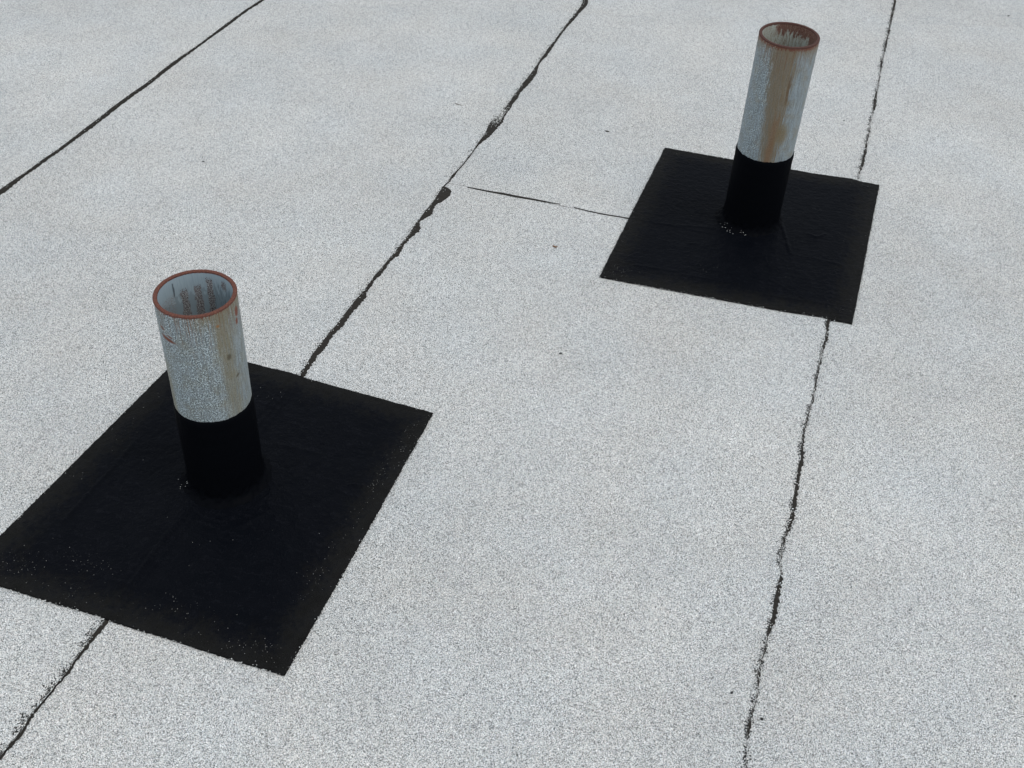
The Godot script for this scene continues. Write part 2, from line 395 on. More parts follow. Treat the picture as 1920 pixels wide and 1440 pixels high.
# loose: rows [u, v, y, size, linear grey, warm]
func scatter(called: String, loose: Array, parent: Node) -> void:
	var mm := MultiMesh.new()
	mm.transform_format = MultiMesh.TRANSFORM_3D
	mm.use_colors = true
	mm.mesh = mat.granule_mesh
	mm.instance_count = loose.size()
	for i in loose.size():
		var g: Array = loose[i]
		var b := Basis(Vector3.UP, rng.randf() * TAU) * Basis(Vector3.RIGHT, rng.randf_range(-0.5, 0.5))
		b = b.scaled(Vector3(g[3], g[3] * 0.75, g[3]))
		mm.set_instance_transform(i, Transform3D(b, at(g[0], g[1], g[2])))
		mm.set_instance_color(i, Color(g[4] * (0.95 + g[5]), g[4], g[4] * (1.02 - g[5])))
	var o := MultiMeshInstance3D.new()
	o.name = called
	o.multimesh = mm
	o.material_override = mat.loose
	o.set_meta("kind", "stuff")
	parent.add_child(o, true)


func stone_grey() -> float:
	var p := rng.randf()
	return rng.randf_range(0.06, 0.2) if p < 0.2 else rng.randf_range(0.35, 0.75)


func build_roof() -> void:
	roof = Node3D.new()
	roof.name = "roof"
	roof.set_meta("kind", "structure")
	add_child(roof)
	for j in 3:
		var table := []
		for run in [SEAM_A, SEAM_B, SEAM_C][j]:
			table.append_array(rows_of(run))
		table.sort_custom(func(a, b): return a[0] < b[0])
		edge_tables.append(table)
	for k in range(1, SEAM_MEANS.size()):
		var j := k - FIRST_TRACED
		if j == 2:
			var near := sheet(k, NEAR_V, END_LAP_V + LAP, true, false)
			var far := sheet(k, END_LAP_V, FAR_V, false, true)
			seam_bead(SEAM_C[0], far, 300, 1.0)
			seam_bead(SEAM_C[1], near, 301, 1.05)
			end_bead(END_LAP[0], far, 310)
			end_bead(END_LAP[1], far, 311)
			continue
		var o := sheet(k, NEAR_V, FAR_V, false, false)
		if j == 0:
			seam_bead(SEAM_A[0], o, 320, 0.55)
		elif j == 1:
			for i in 3:
				seam_bead(SEAM_B[i], o, 330 + i)
	# granules that stuck to the bitumen, and bitumen that rose between the granules beside it
	var stones := []
	var specks := []
	var clumps := noise_of(40, 1.0, 2)
	var settings := [[SEAM_A, 260.0, 260.0, 0.006], [SEAM_B, 420.0, 700.0, 0.010], [SEAM_C, 380.0, 1400.0, 0.005]]
	for j in 3:
		for run in settings[j][0]:
			var rows := rows_of(run)
			var length: float = rows[-1][0] - rows[0][0]
			var is_near: float = 1.0 if rows[-1][0] > 1.0 else 4.0
			for i in int(length * settings[j][1] * minf(is_near, 1.6)):
				var v: float = rows[0][0] + rng.randf() * length
				var l := interpolate(rows, v, 1)
				var w := interpolate(rows, v, 2) - l
				var s := pow(rng.randf(), 1.6) * (0.55 if j < 2 else 0.9) - 0.08
				var many := clumps.get_noise_2d(v * 25.0, j * 50.0)
				if j == 1 and v > 2.34 and v < 2.47:
					s = rng.randf_range(0.05, 0.8)
				elif many < -0.1:
					continue
				var y := lerpf(roof_y(l - 0.001, v), roof_y(l + w + 0.004, v), smoothstep(0.0, 1.0, s)) + clampf(w * 0.2, 0.0003, 0.0024) * sqrt(maxf(4.0 * s * (1.0 - s), 0.0)) + 0.0003
				stones.append([l + w * s, v, y, rng.randf_range(0.0011, 0.0021), stone_grey(), rng.randf_range(-0.02, 0.05)])
			for i in int(length * settings[j][2] * is_near):
				var v: float = rows[0][0] + rng.randf() * length
				var l := interpolate(rows, v, 1)
				if clumps.get_noise_2d(v * 30.0, 400.0 + j * 50.0) < rng.randf_range(-0.5, 0.5):
					continue
				var side: float = -absf(rng.randfn(0.0, 0.5)) * settings[j][3]
				if j == 2 and rng.randf() < 0.2:
					side = interpolate(rows, v, 2) - l + absf(rng.randfn(0.0, 0.002))
				specks.append([l + side, v, roof_y(l + side, v) + 0.0001, rng.randf_range(0.0012, 0.0028), rng.randf_range(0.012, 0.035), 0.02])
	# the blob that granules were thrown on, on the middle seam
	var rows := rows_of(SEAM_B[0])
	for i in 420:
		var v := 2.40 + 0.035 * rng.randfn(0.0, 0.6)
		var l := interpolate(rows, v, 1)
		var w := interpolate(rows, v, 2) - l
		var s := rng.randf_range(0.0, 0.75)
		var y := lerpf(roof_y(l - 0.001, v), roof_y(l + w + 0.004, v), smoothstep(0.0, 1.0, s)) + clampf(w * 0.2, 0.0003, 0.0024) * sqrt(maxf(4.0 * s * (1.0 - s), 0.0)) + 0.0003
		stones.append([l + w * s, v, y, rng.randf_range(0.0012, 0.0020), stone_grey() * 0.9, 0.03])
	for i in 150:   # single dark granules and grit anywhere on the roof
		var u := rng.randf_range(-2.4, 0.7)
		var v := rng.randf_range(0.5, 3.7)
		specks.append([u, v, roof_y(u, v) + 0.0002, 0.0014 + 0.0022 * pow(rng.randf(), 3.0), rng.randf_range(0.02, 0.12), 0.02])
	scatter("stone_granules", stones, roof)
	scatter("bitumen_specks", specks, roof)
	var deck := BoxMesh.new()
	deck.size = Vector3(12.6, 0.2, FAR_V - NEAR_V + 0.2)
	var d := part("roof_deck", deck, mat.deck, roof)
	d.position = at(-0.75, (FAR_V + NEAR_V) * 0.5, -0.112)
	d.rotation.y = -TURN


# ------------------------------------------------------------------ flashing patches
func patch_maps(seed_value: int, size: Vector2, seam_x: float) -> Array:
	# a thin, greyer border that was left uncoated, and the black mastic brushed over the rest with a ragged outline
	var n := 1024
	var broad := noise_of(seed_value, 0.012, 3)
	var grain := noise_of(seed_value + 1, 0.22, 2)
	var ragged := noise_of(seed_value + 2, 0.045, 4)
	var strokes := noise_of(seed_value + 3, 0.03, 3)
	var data := PackedByteArray()
	data.resize(n * n * 3)
	var height := PackedByteArray()
	height.resize(n * n)
	for y in n:
		for x in n:
			var u := (x + 0.5) / n
			var v := (y + 0.5) / n
			var d := minf(minf(u, 1.0 - u) * size.x, minf(v, 1.0 - v) * size.y)
			var g := grain.get_noise_2d(x, y)
			var r := ragged.get_noise_2d(x, y)
			var b := broad.get_noise_2d(x, y)
			var stroke := strokes.get_noise_2d(x * 0.5 + b * 70.0, y * 1.7 + r * 18.0)
			# coated: 0 on the border, 1 where the mastic is full
			var k := clampf((d - 0.034 + 0.016 * r + 0.024 * b) / 0.034 + 0.5 + g * 0.9, 0.0, 1.0)
			var red := lerpf(23.0 + 6.0 * b + 9.0 * g, 7.6, k)
			var green := lerpf(23.2 + 6.0 * b + 9.0 * g, 9.5, k)
			var blue := lerpf(23.4 + 6.0 * b + 9.0 * g, 14.5, k)
			var wear := maxf(0.0, stroke + 0.5 * g - 0.25) * 15.0 * k + (2.0 * b + 1.6 * g) * k
			var o := y * n + x
			data[o * 3] = int(clampf(red + wear, 0, 255))
			data[o * 3 + 1] = int(clampf(green + wear, 0, 255))
			data[o * 3 + 2] = int(clampf(blue + wear, 0, 255))
			height[o] = int(clampf(120.0 + 70.0 * stroke * (0.4 + 0.6 * k) + 45.0 * g * (1.2 - 0.7 * k) + 50.0 * b, 0, 255))
	return [image_texture(n, n, data, Image.FORMAT_RGB8), image_texture(n, n, height, Image.FORMAT_L8)]


func patch(index: int, foot: Vector2, label: String) -> void:
	var c: Array = PATCH_CORNERS[index]
	var o := Node3D.new()
	o.name = "flashing_patch" if index == 0 else "flashing_patch_001"
	add_child(o)
	tag(o, label, "flashing", "black flashing patches round the vent pipes")
	var middle: Vector2 = (c[0] + c[1] + c[2] + c[3]) * 0.25
	o.position = at(middle.x, middle.y, 0)
	var n := 240
	var relief := noise_of(60 + index, 1.0, 3)
	var ragged := noise_of(70 + index, 1.0, 3)
	var points := PackedVector3Array()
	var uvs := PackedVector2Array()
	var wide: float = (c[1] - c[0]).length()
	var deep: float = (c[3] - c[0]).length()
	for r in n + 3:
		for q in n + 3:
			var fu := clampf((q - 1.0) / n, 0.0, 1.0)
			var fv := clampf((r - 1.0) / n, 0.0, 1.0)
			var skirt := q == 0 or q == n + 2 or r == 0 or r == n + 2
			var p: Vector2 = c[0].lerp(c[1], fu).lerp(c[3].lerp(c[2], fu), fv)
			# the cut edges wander a little
			var near_edge := maxf(0.0, 1.0 - minf(minf(fu, 1.0 - fu) * wide, minf(fv, 1.0 - fv) * deep) / 0.02)
			p.x += near_edge * (0.0009 * ragged.get_noise_2d(p.y * 25.0, 5.0 + fu * 90.0) + 0.0007 * ragged.get_noise_2d(p.y * 330.0, fu * 50.0))
			p.y += near_edge * (0.0009 * ragged.get_noise_2d(p.x * 25.0, 50.0 + fv * 90.0) + 0.0007 * ragged.get_noise_2d(p.x * 330.0, 20.0 + fv * 50.0))
			var y := (roof_y(p.x - 0.012, p.y) + roof_y(p.x, p.y) + roof_y(p.x + 0.012, p.y)) / 3.0
			y = maxf(y, roof_y(p.x, p.y) - 0.0008)
			var d := p.distance_to(foot)
			y += 0.0034 + 0.0006 * relief.get_noise_2d(p.x * 60.0, p.y * 60.0) + 0.0003 * relief.get_noise_2d(p.x * 250.0, p.y * 250.0)
			y += 0.0035 * exp(-maxf(0.0, d - PIPE_RADIUS) / 0.016)
			for fold in PATCH_FOLDS[index]:   # creases and wrinkles pressed into the sheet
				var q0: Vector2 = fold[0]
				var run: Vector2 = fold[1] - q0
				if p.distance_squared_to(q0 + run * 0.5) < pow(run.length() * 0.5 + 0.015, 2.0):
					var t := clampf((p - q0).dot(run) / run.length_squared(), 0.0, 1.0)
					var off := p.distance_to(q0 + run * t) + 0.0012 * relief.get_noise_2d(p.x * 300.0, p.y * 300.0 + 40.0)
					y += (1.4 if index == 0 else 1.0) * fold[2] * exp(-pow(off / fold[3], 2.0)) * (0.6 + 0.4 * sin(PI * t))
			if skirt:
				y -= 0.0055
			points.append(at(p.x - middle.x, p.y - middle.y, y))
			uvs.append(Vector2(fu, fv))
	var maps := patch_maps(80 + 10 * index, Vector2(wide, deep), 0.5)
	var m := StandardMaterial3D.new()
	m.albedo_texture = maps[0]
	m.roughness = 0.5
	m.metallic_specular = 0.095 if index == 0 else 0.085
	m.heightmap_enabled = true
	m.heightmap_texture = maps[1]
	m.heightmap_scale = 0.22
	part("membrane", grid_mesh(points, uvs, n + 3, false), m, o)
	# granules that stuck to it: [fu, fv, spread u, spread v, how many]
	var spots: Array = [[[0.12, 0.93, 0.05, 0.03, 60], [0.28, 0.86, 0.07, 0.02, 60], [0.3, 0.95, 0.1, 0.02, 40], [0.97, 0.14, 0.02, 0.07, 70], [0.955, 0.32, 0.02, 0.05, 60], [0.95, 0.55, 0.02, 0.12, 36],
		[0.93, 0.72, 0.03, 0.04, 36], [0.9, 0.95, 0.05, 0.02, 60], [0.62, 0.9, 0.08, 0.02, 36], [0.46, 0.12, 0.05, 0.015, 16], [0.06, 0.45, 0.02, 0.2, 30], [0.5, 0.97, 0.3, 0.01, 50], [0.5, 0.5, 0.3, 0.3, 36]],
		[[0.07, 0.94, 0.03, 0.02, 60], [0.9, 0.04, 0.03, 0.015, 36], [0.06, 0.04, 0.02, 0.01, 14], [0.9, 0.62, 0.01, 0.06, 12], [0.87, 0.47, 0.02, 0.02, 6], [0.38, 0.84, 0.03, 0.02, 10], [0.93, 0.93, 0.03, 0.02, 20],
		[0.5, 0.985, 0.3, 0.008, 40], [0.975, 0.5, 0.012, 0.2, 26], [0.02, 0.5, 0.01, 0.3, 24], [0.5, 0.5, 0.3, 0.3, 16]]][index]
	var stones := []
	for s in spots:
		for i in int(s[4] * 1.1):
			var fu := clampf(s[0] + rng.randfn(0.0, 1.0) * s[2], 0.004, 0.996)
			var fv := clampf(s[1] + rng.randfn(0.0, 1.0) * s[3], 0.004, 0.996)
			var p: Vector2 = c[0].lerp(c[1], fu).lerp(c[3].lerp(c[2], fu), fv)
			if p.distance_to(foot) > PIPE_RADIUS + 0.03:
				stones.append([p.x - middle.x, p.y - middle.y, roof_y(p.x, p.y) + 0.0036, rng.randf_range(0.0005, 0.0012), 0.03 + 0.28 * pow(rng.randf(), 2.5), rng.randf_range(0.0, 0.08)])
	for i in (9 if index == 0 else 26):   # crumbs caught in the wet tar at the foot, towards the camera and to the left
		var a := (-2.45 if index == 0 else (-2.25 if i < 17 else -1.75)) + rng.randfn(0.0, 0.13)
		var p := foot + Vector2(cos(a), sin(a)) * (PIPE_RADIUS + rng.randf_range(0.004, 0.020))
		stones.append([p.x - middle.x, p.y - middle.y, roof_y(p.x, p.y) + 0.0160 - 0.65 * (p.distance_to(foot) - PIPE_RADIUS), rng.randf_range(0.0008, 0.002), rng.randf_range(0.08, 0.6), 0.03])
	scatter("stuck_granules", stones, o)
	# the rim: granules of the roof lying against the cut edge
	var fringe := []
	for side in 4:
		var a: Vector2 = c[side]
		var b: Vector2 = c[(side + 1) % 4]
		var out: Vector2 = -(b - a).orthogonal().normalized()
		if out.dot(middle - a) > 0:
			out = -out
		for i in int(a.distance_to(b) * 520.0):
			var p: Vector2 = a.lerp(b, rng.randf()) + out * rng.randf_range(-0.0030, 0.0018)
			var dark := rng.randf() < 0.3
			fringe.append([p.x - middle.x, p.y - middle.y, roof_y(p.x, p.y) + rng.randf_range(0.0008, 0.0032), rng.randf_range(0.0012, 0.0024), rng.randf_range(0.006, 0.03) if dark else stone_grey() * 0.8, 0.02])
	scatter("edge_granules", fringe, o)


# ------------------------------------------------------------------ vent pipes
func blend(c: Color, over: Color, k: float) -> Color:
	return c.lerp(over, clampf(k, 0.0, 1.0))


func rgb(r: float, g: float, b: float) -> Color:
	return Color(r / 255.0, g / 255.0, b / 255.0)


# how far a point (angle in degrees, depth in mm) lies inside an oval mark
func oval(phi: float, d: float, phi0: float, d0: float, rp: float, rd: float, slant := 0.0) -> float:
	var a := (phi - phi0) / rp
	var b := (d - d0 - slant * (phi - phi0)) / rd
	return 1.0 - sqrt(a * a + b * b)


func pipe_wall_map(index: int, tall: float) -> ImageTexture:
	var w := 768
	var h := 640
	var worm := noise_of(100 + index, 0.42, 2)
	var clump := noise_of(110 + index, 0.06, 2)
	var streak := noise_of(120 + index, 1.0, 3)
	var blotch := noise_of(130 + index, 0.03, 3)
	var data := PackedByteArray()
	data.resize(w * h * 3)
	var zinc := rgb(124, 134, 139) if index == 0 else rgb(124, 135, 142)
	for y in h:
		var d := (y + 0.5) / h * tall * 1000.0       # mm below the rim
		for x in w:
			var phi := ((x + 0.5) / w - 0.5) * 360.0   # degrees; 0 faces the camera
			var mm := phi * 0.998                      # mm round the pipe
			var s := streak.get_noise_2d(mm * 0.35, d * 0.018)
			var s2 := streak.get_noise_2d(mm * 0.9 + 300.0, d * 0.03)
			var bl := blotch.get_noise_2d(mm, d)
			var wo := worm.get_noise_2d(mm * 0.9, d * 0.75)
			var cl := clump.get_noise_2d(mm, d)
			var c := zinc
			c = blend(c, rgb(150, 163, 168), 0.7 * maxf(0.0, s2))
			c = blend(c, rgb(84, 92, 96), 0.9 * maxf(0.0, -s - 0.03))
			c = blend(c, rgb(112, 104, 88), 0.42 * smoothstep(0.1, 0.5, streak.get_noise_2d(mm * 0.6 + 900.0, d * 0.012)))
			var drip := streak.get_noise_2d(mm * 1.3 - 500.0, d * 0.02)
			c = blend(c, rgb(158, 168, 171), 0.7 * smoothstep(0.12, 0.4, drip))
			c = blend(c, rgb(92, 94, 92), 0.6 * smoothstep(0.12, 0.4, -drip))
			var band := 0.0
			var speck := 0.0
			if index == 0:
				speck = smoothstep(34.0, 2.0, phi) * (0.78 + 0.6 * s2) + 0.18
				c = blend(c, rgb(116, 112, 95), 0.5 * maxf(0.0, bl + 0.1))
				band = smoothstep(16.0, 8.0, absf(phi - 29.0 - 7.0 * s - 9.0 * s2 - 0.02 * d)) * (0.80 - 0.0018 * d + 0.5 * s)
				band = maxf(band, smoothstep(5.0, 1.5, absf(phi - 21.0 - 3.0 * s2)) * smoothstep(100.0, 60.0, d) * 0.8)
				band = maxf(band, smoothstep(26.0, 4.0, d + 18.0 * s + 5.0 * wo) * smoothstep(-30.0, 10.0, phi) * 0.8)
				band = maxf(band, smoothstep(-62.0, -72.0, phi) * smoothstep(80.0, 130.0, d + 30.0 * s) * 0.7)
				c = blend(c, rgb(114, 108, 90), band)
				speck *= 1.0 - 0.7 * clampf(band, 0.0, 1.0)
			else:
				speck = smoothstep(-8.0, -24.0, phi) * (0.6 + 0.7 * s2) + 0.15
				c = blend(c, rgb(120, 116, 106), 0.9 * maxf(0.0, bl + 0.5 * s))
				c = blend(c, rgb(154, 167, 175), 0.8 * maxf(0.0, s2 - 0.05) * smoothstep(18.0, 36.0, phi))
				var mid := -3.0 + d * 0.045
				var half := 25.0 - d * 0.045
				band = smoothstep(half + 5.0, half - 4.0, absf(phi - mid - 9.0 * s - 10.0 * s2 - 3.0 * bl)) * (0.84 + 0.5 * s + 0.5 * drip)
				band = maxf(band, smoothstep(30.0, 4.0, d + 22.0 * s + 5.0 * wo) * 0.75)
				c = blend(c, rgb(112, 99, 80), band * 0.94)
				var core := smoothstep(9.0, 3.0, absf(phi - 9.0 - 4.0 * s2 + 0.02 * (d - 200.0))) * smoothstep(120.0, 180.0, d + 40.0 * s)
				c = blend(c, rgb(116, 90, 68), 0.7 * core)
				c = blend(c, rgb(92, 72, 52), 0.8 * smoothstep(3.5, 1.0, absf(phi - 20.0 - 3.0 * s2)) * smoothstep(40.0, 20.0, absf(d - 85.0 + 20.0 * s)))
				c = blend(c, rgb(112, 98, 74), 0.8 * smoothstep(-0.2, 0.5, oval(phi, d, 26.0, 185.0, 14.0, 26.0) + 0.8 * wo))
				speck *= 1.0 - 0.75 * clampf(band, 0.0, 1.0)
			c = blend(c, rgb(180, 193, 198), speck * smoothstep(0.12, 0.42, wo + 0.25 * cl))
			c = blend(c, rgb(74, 83, 88), speck * 0.8 * smoothstep(0.15, 0.5, -wo + 0.2 * cl))
			c = blend(c, rgb(70, 66, 58), 0.5 * smoothstep(0.42, 0.6, -wo) * (1.0 - speck))
			var run := streak.get_noise_2d(mm * 0.55 + 1700.0, d * 0.007)
			c = blend(c, rgb(104, 76, 58), 0.75 * smoothstep(0.16, 0.42, run + 0.15 * wo) * smoothstep(75.0, 8.0, d + 40.0 * s))
			# rust creeping down from the cut rim
			c = blend(c, rgb(98, 58, 46), 0.9 * smoothstep(7.0, 2.0, d + 5.0 * wo + 6.0 * s + (3.0 if index == 0 else -2.0)))
			if index == 0:
				for q in [[-55.0, 48.0, 15.0, 3.4, 0.16], [-64.0, 33.0, 6.0, 2.2, 0.2], [-50.0, 42.0, 5.0, 1.4, 0.2], [63.0, 22.0, 6.0, 9.0, 0.0], [60.0, 37.0, 4.0, 6.0, 0.0]]:
					c = blend(c, rgb(106, 60, 46), 0.92 * smoothstep(-0.05, 0.35, oval(phi, d, q[0], q[1], q[2], q[3], q[4]) + 0.4 * wo))
				c = blend(c, rgb(142, 90, 52), 0.7 * smoothstep(0.0, 0.5, oval(phi, d, 23.0, 24.0, 3.0, 3.0) + 0.3 * wo))
				c = blend(c, rgb(66, 58, 45), 0.6 * smoothstep(0.0, 0.5, oval(phi, d, 33.0, 84.0, 5.0, 6.0) + 0.6 * wo))
				c = blend(c, rgb(70, 60, 46), 0.7 * smoothstep(0.0, 0.5, oval(phi, d, 44.0, 124.0, 5.0, 3.0, -0.4) + 0.5 * wo))
			var o := (y * w + x) * 3
			data[o] = int(clampf(c.r * 255.0, 0, 255))
			data[o + 1] = int(clampf(c.g * 255.0, 0, 255))
			data[o + 2] = int(clampf(c.b * 255.0, 0, 255))
	return image_texture(w, h, data, Image.FORMAT_RGB8)


func bore_map(index: int, tall: float) -> ImageTexture:
	var w := 640
	var h := 640
	var worm := noise_of(200 + index, 0.5, 2)
	var streak := noise_of(210 + index, 1.0, 3)
	var jag := noise_of(220 + index, 0.12, 3)
	var data := PackedByteArray()
	data.resize(w * h * 3)
	for y in h:
		var d := (y + 0.5) / h * tall * 1000.0
		for x in w:
			var phi := (0.5 - (x + 0.5) / w) * 360.0     # 0 on the far wall, growing to the right as the camera sees it
			var mm := phi * 0.88
			var wo := worm.get_noise_2d(mm, d)
			var s := streak.get_noise_2d(mm * 0.45, d * 0.03)
			var j := jag.get_noise_2d(mm, d * 0.5)
			var c := rgb(146, 160, 168)
			if index == 0:
				c = blend(c, rgb(128, 144, 154), 0.7 * maxf(0.0, s + 0.1))
				var edge := 34.0 - 0.11 * phi + 16.0 * j
				c = blend(c, rgb(124, 137, 144), 0.75 * smoothstep(edge, edge + 3.0, d))
				c = blend(c, rgb(92, 106, 114), 0.6 * smoothstep(0.12, 0.3, s) * smoothstep(22.0, 30.0, phi) * smoothstep(12.0, 20.0, d))
				for q in [[-17.0, 28.0, 5.5], [5.0, 25.0, 5.5], [25.0, 13.0, 5.0], [52.0, 12.0, 4.0]]:
					var inside := smoothstep(q[2] + 1.5, q[2] - 1.5, absf(phi - q[0] - 3.0 * j)) * smoothstep(q[1] - 2.0, q[1] + 3.0, d + 5.0 * wo)
					if q[0] > 40.0:
						inside *= smoothstep(30.0, 20.0, d)
					c = blend(c, rgb(88, 60, 54), inside * (0.35 + 0.9 * wo))
					c = blend(c, rgb(44, 34, 34), inside * smoothstep(0.15, 0.5, wo) * 0.8)
					c = blend(c, rgb(176, 176, 172), inside * smoothstep(0.2, 0.5, -wo))
				c = blend(c, rgb(70, 78, 84), 0.8 * smoothstep(1.6, 0.6, absf(phi + 34.0 - 1.2 * j)) * smoothstep(8.0, 11.0, d) * smoothstep(36.0, 30.0, d))
				c = blend(c, rgb(118, 96, 88), 0.7 * smoothstep(0.1, 0.4, wo) * smoothstep(-30.0, -40.0, phi) * smoothstep(24.0, 32.0, d))
				c = blend(c, rgb(92, 58, 48), 0.8 * smoothstep(3.0, 1.0, d + 2.0 * j))
			else:
				c = blend(rgb(160, 168, 162), rgb(136, 134, 122), maxf(0.0, s))
				var low := 22.0 + 12.0 * j + 9.0 * s
				var rust := smoothstep(low + 2.0, low - 3.0, d) * smoothstep(-34.0, -26.0, phi + 6.0 * j)
				rust = maxf(rust, smoothstep(4.0, 2.0, d + 3.0 * j))
				rust = maxf(rust, smoothstep(6.0, 2.0, absf(phi + 14.0 + 4.0 * j)) * smoothstep(30.0, 20.0, d))
				rust = maxf(rust, smoothstep(44.0, 52.0, phi) * 0.9)
				c = blend(c, rgb(98, 60, 50), rust * (0.85 + 0.5 * wo))
				c = blend(c, rgb(150, 144, 128), rust * smoothstep(0.25, 0.5, s) * 0.7)
				c = blend(c, rgb(60, 40, 36), rust * smoothstep(0.1, 0.5, wo) * 0.7)
				c = blend(c, rgb(110, 84, 70), 0.8 * smoothstep(0.15, 0.45, wo + s * 0.6) * (1.0 - rust))
			var o := (y * w + x) * 3
			data[o] = int(clampf(c.r * 255.0, 0, 255))
			data[o + 1] = int(clampf(c.g * 255.0, 0, 255))
			data[o + 2] = int(clampf(c.b * 255.0, 0, 255))
	return image_texture(w, h, data, Image.FORMAT_RGB8)


func rust_map(seed_value: int) -> ImageTexture:
	var n := 256
	var a := noise_of(seed_value, 0.05, 4)
	var b := noise_of(seed_value + 1, 0.4, 2)
	var data := PackedByteArray()
	data.resize(n * n * 3)
	for y in n:
		for x in n:
			var c := rgb(95, 55, 45)
			c = blend(c, rgb(70, 45, 40), 0.45 + 1.5 * a.get_noise_2d(x, y))
			c = blend(c, rgb(70, 46, 42), 1.3 * maxf(0.0, b.get_noise_2d(x, y) - 0.05))
			c = blend(c, rgb(128, 88, 70), 1.2 * maxf(0.0, -a.get_noise_2d(x + 400.0, y) - 0.1))
			var o := (y * n + x) * 3
			data[o] = int(c.r * 255.0)
			data[o + 1] = int(c.g * 255.0)
			data[o + 2] = int(c.b * 255.0)
	return image_texture(n, n, data, Image.FORMAT_RGB8)


# rings: rows [radius, height, v]; start faces away from the camera so that u = 0.5 faces it
func lathe(rings: Array, facing: Vector3, segments: int, flip: bool, wobble: Callable) -> ArrayMesh:
	var points := PackedVector3Array()
	var uvs := PackedVector2Array()
	var right := Vector3.UP.cross(facing)
	for g in rings:
		for i in segments + 1:
			var phi := (float(i) / segments - 0.5) * TAU
			var dir := facing * cos(phi) + right * sin(phi)
			var shift: Vector2 = wobble.call(phi, g[0], g[1])
			points.append(dir * (g[0] + shift.x) + Vector3(0, g[1] + shift.y, 0))
			uvs.append(Vector2(float(i) / segments, g[2]))
	return grid_mesh(points, uvs, segments + 1, flip)


func still(_phi: float, _r: float, _y: float) -> Vector2:
	return Vector2.ZERO


func metal_of(texture: Texture2D, rough: float, metal: float) -> StandardMaterial3D:
	var m := StandardMaterial3D.new()
	m.albedo_texture = texture
	m.roughness = rough
	m.metallic = metal
	m.metallic_specular = 0.35
	return m


func vent_pipe(index: int, foot: Vector3, lean: Vector3, tall: float, coat: float, label: String) -> void:
	var o := Node3D.new()
	o.name = "vent_pipe" if index == 0 else "vent_pipe_001"
	add_child(o)
	tag(o, label, "pipe", "vent pipes through the roof")
	var up := lean.normalized()
	var side := up.cross(Vector3(0, 0, 1)).normalized()
	o.transform = Transform3D(Basis(side, up, side.cross(up)), foot)
	var eye := o.transform.affine_inverse() * Vector3(0, CAMERA_HEIGHT, 0)
	var facing := Vector3(eye.x, 0, eye.z).normalized()
	var rad := 0.0567 if index == 0 else 0.0577
	var wall := 0.0056
	# the galvanised wall
	var rings := []
	for i in 41:
		var y := lerpf(tall - 0.0012, 0.0, i / 40.0)
		rings.append([rad, y, 1.0 - y / tall])
	var dents := noise_of(140 + index, 1.0, 2)
	var dented := func(phi: float, _r: float, y: float) -> Vector2: return Vector2(0.00035 * dents.get_noise_2d(phi * 3.0, y * 30.0), 0.0)
	part("galvanized_wall", lathe(rings, facing, 96, false, dented), metal_of(pipe_wall_map(index, tall), 0.62, 0.15), o)
	# the sawn, rusted rim
	var rim := [[rad + 0.0003, tall - 0.0022, 0.0], [rad + 0.0004, tall - 0.0010, 0.1], [rad - 0.0005, tall, 0.25], [rad - wall * 0.5, tall + 0.0002, 0.5], [rad - wall + 0.0006, tall, 0.8], [rad - wall - 0.0002, tall - 0.0012, 0.95], [rad - wall - 0.0002, tall - 0.0024, 1.0]]
	var sawn := func(phi: float, r: float, y: float) -> Vector2: return Vector2(0.0002 * dents.get_noise_2d(phi * 14.0, r * 3000.0), 0.0003 * dents.get_noise_2d(phi * 9.0, 70.0))
	var rm := metal_of(rust_map(150 + index * 5), 0.85, 0.0)
	rm.uv1_scale = Vector3(6, 0.4, 1)
	if index == 1:
		rm.albedo_color = Color(0.80, 0.86, 0.90)
	part("rusty_rim", lathe(rim, facing, 96, true, sawn), rm, o)
	# the bore, closed far down
	var bore := []
	for i in 21:
		var y := lerpf(tall - 0.002, 0.012, i / 20.0)
		bore.append([rad - wall, y, 1.0 - y / tall])
	bore.append([0.0005, 0.011, 1.0])
	part("bore", lathe(bore, -facing, 72, true, dented), metal_of(bore_map(index, tall), 0.7, 0.1), o)
	# tar brushed up the foot; its upper line is a little uneven, its foot flares out over the patch
	var lumps := noise_of(160 + index, 1.0, 3)
	var tar := [[rad - 0.001, coat, 0.0], [rad + 0.0009, coat - 0.0003, 0.05], [rad + 0.0016, coat - 0.003, 0.1]]
	for i in 16:
		tar.append([rad + 0.0018 + (0.0004 if i % 3 == 0 else 0.0), lerpf(coat - 0.008, 0.034, i / 15.0), 0.2 + i * 0.03])
	for f in [[0.0022, 0.026], [0.0026, 0.0205], [0.0036, 0.0160], [0.0056, 0.0125], [0.0082, 0.0100], [0.0112, 0.0078], [0.0142, 0.0055], [0.0180, 0.0020]]:
		tar.append([rad + f[0], f[1], 0.9])
	var uneven := func(phi: float, r: float, y: float) -> Vector2:
		var top := smoothstep(coat - 0.02, coat, y)
		var low := smoothstep(0.045, 0.012, y)
		var tear: float = lumps.get_noise_2d(phi * 5.0, 3.0) * 0.0012 + (lumps.get_noise_2d(phi * 26.0, 9.0) * 0.0016 if index == 1 else lumps.get_noise_2d(phi * 12.0, 9.0) * 0.0004)
		return Vector2(0.0005 * lumps.get_noise_2d(phi * 6.0, y * 90.0) + low * 0.0045 * lumps.get_noise_2d(phi * 4.0, y * 150.0 + 40.0), top * tear + low * 0.001 * lumps.get_noise_2d(phi * 7.0, r * 400.0))
	part("tar_coating", lathe(tar, facing, 160, false, uneven), mat.tar, o)


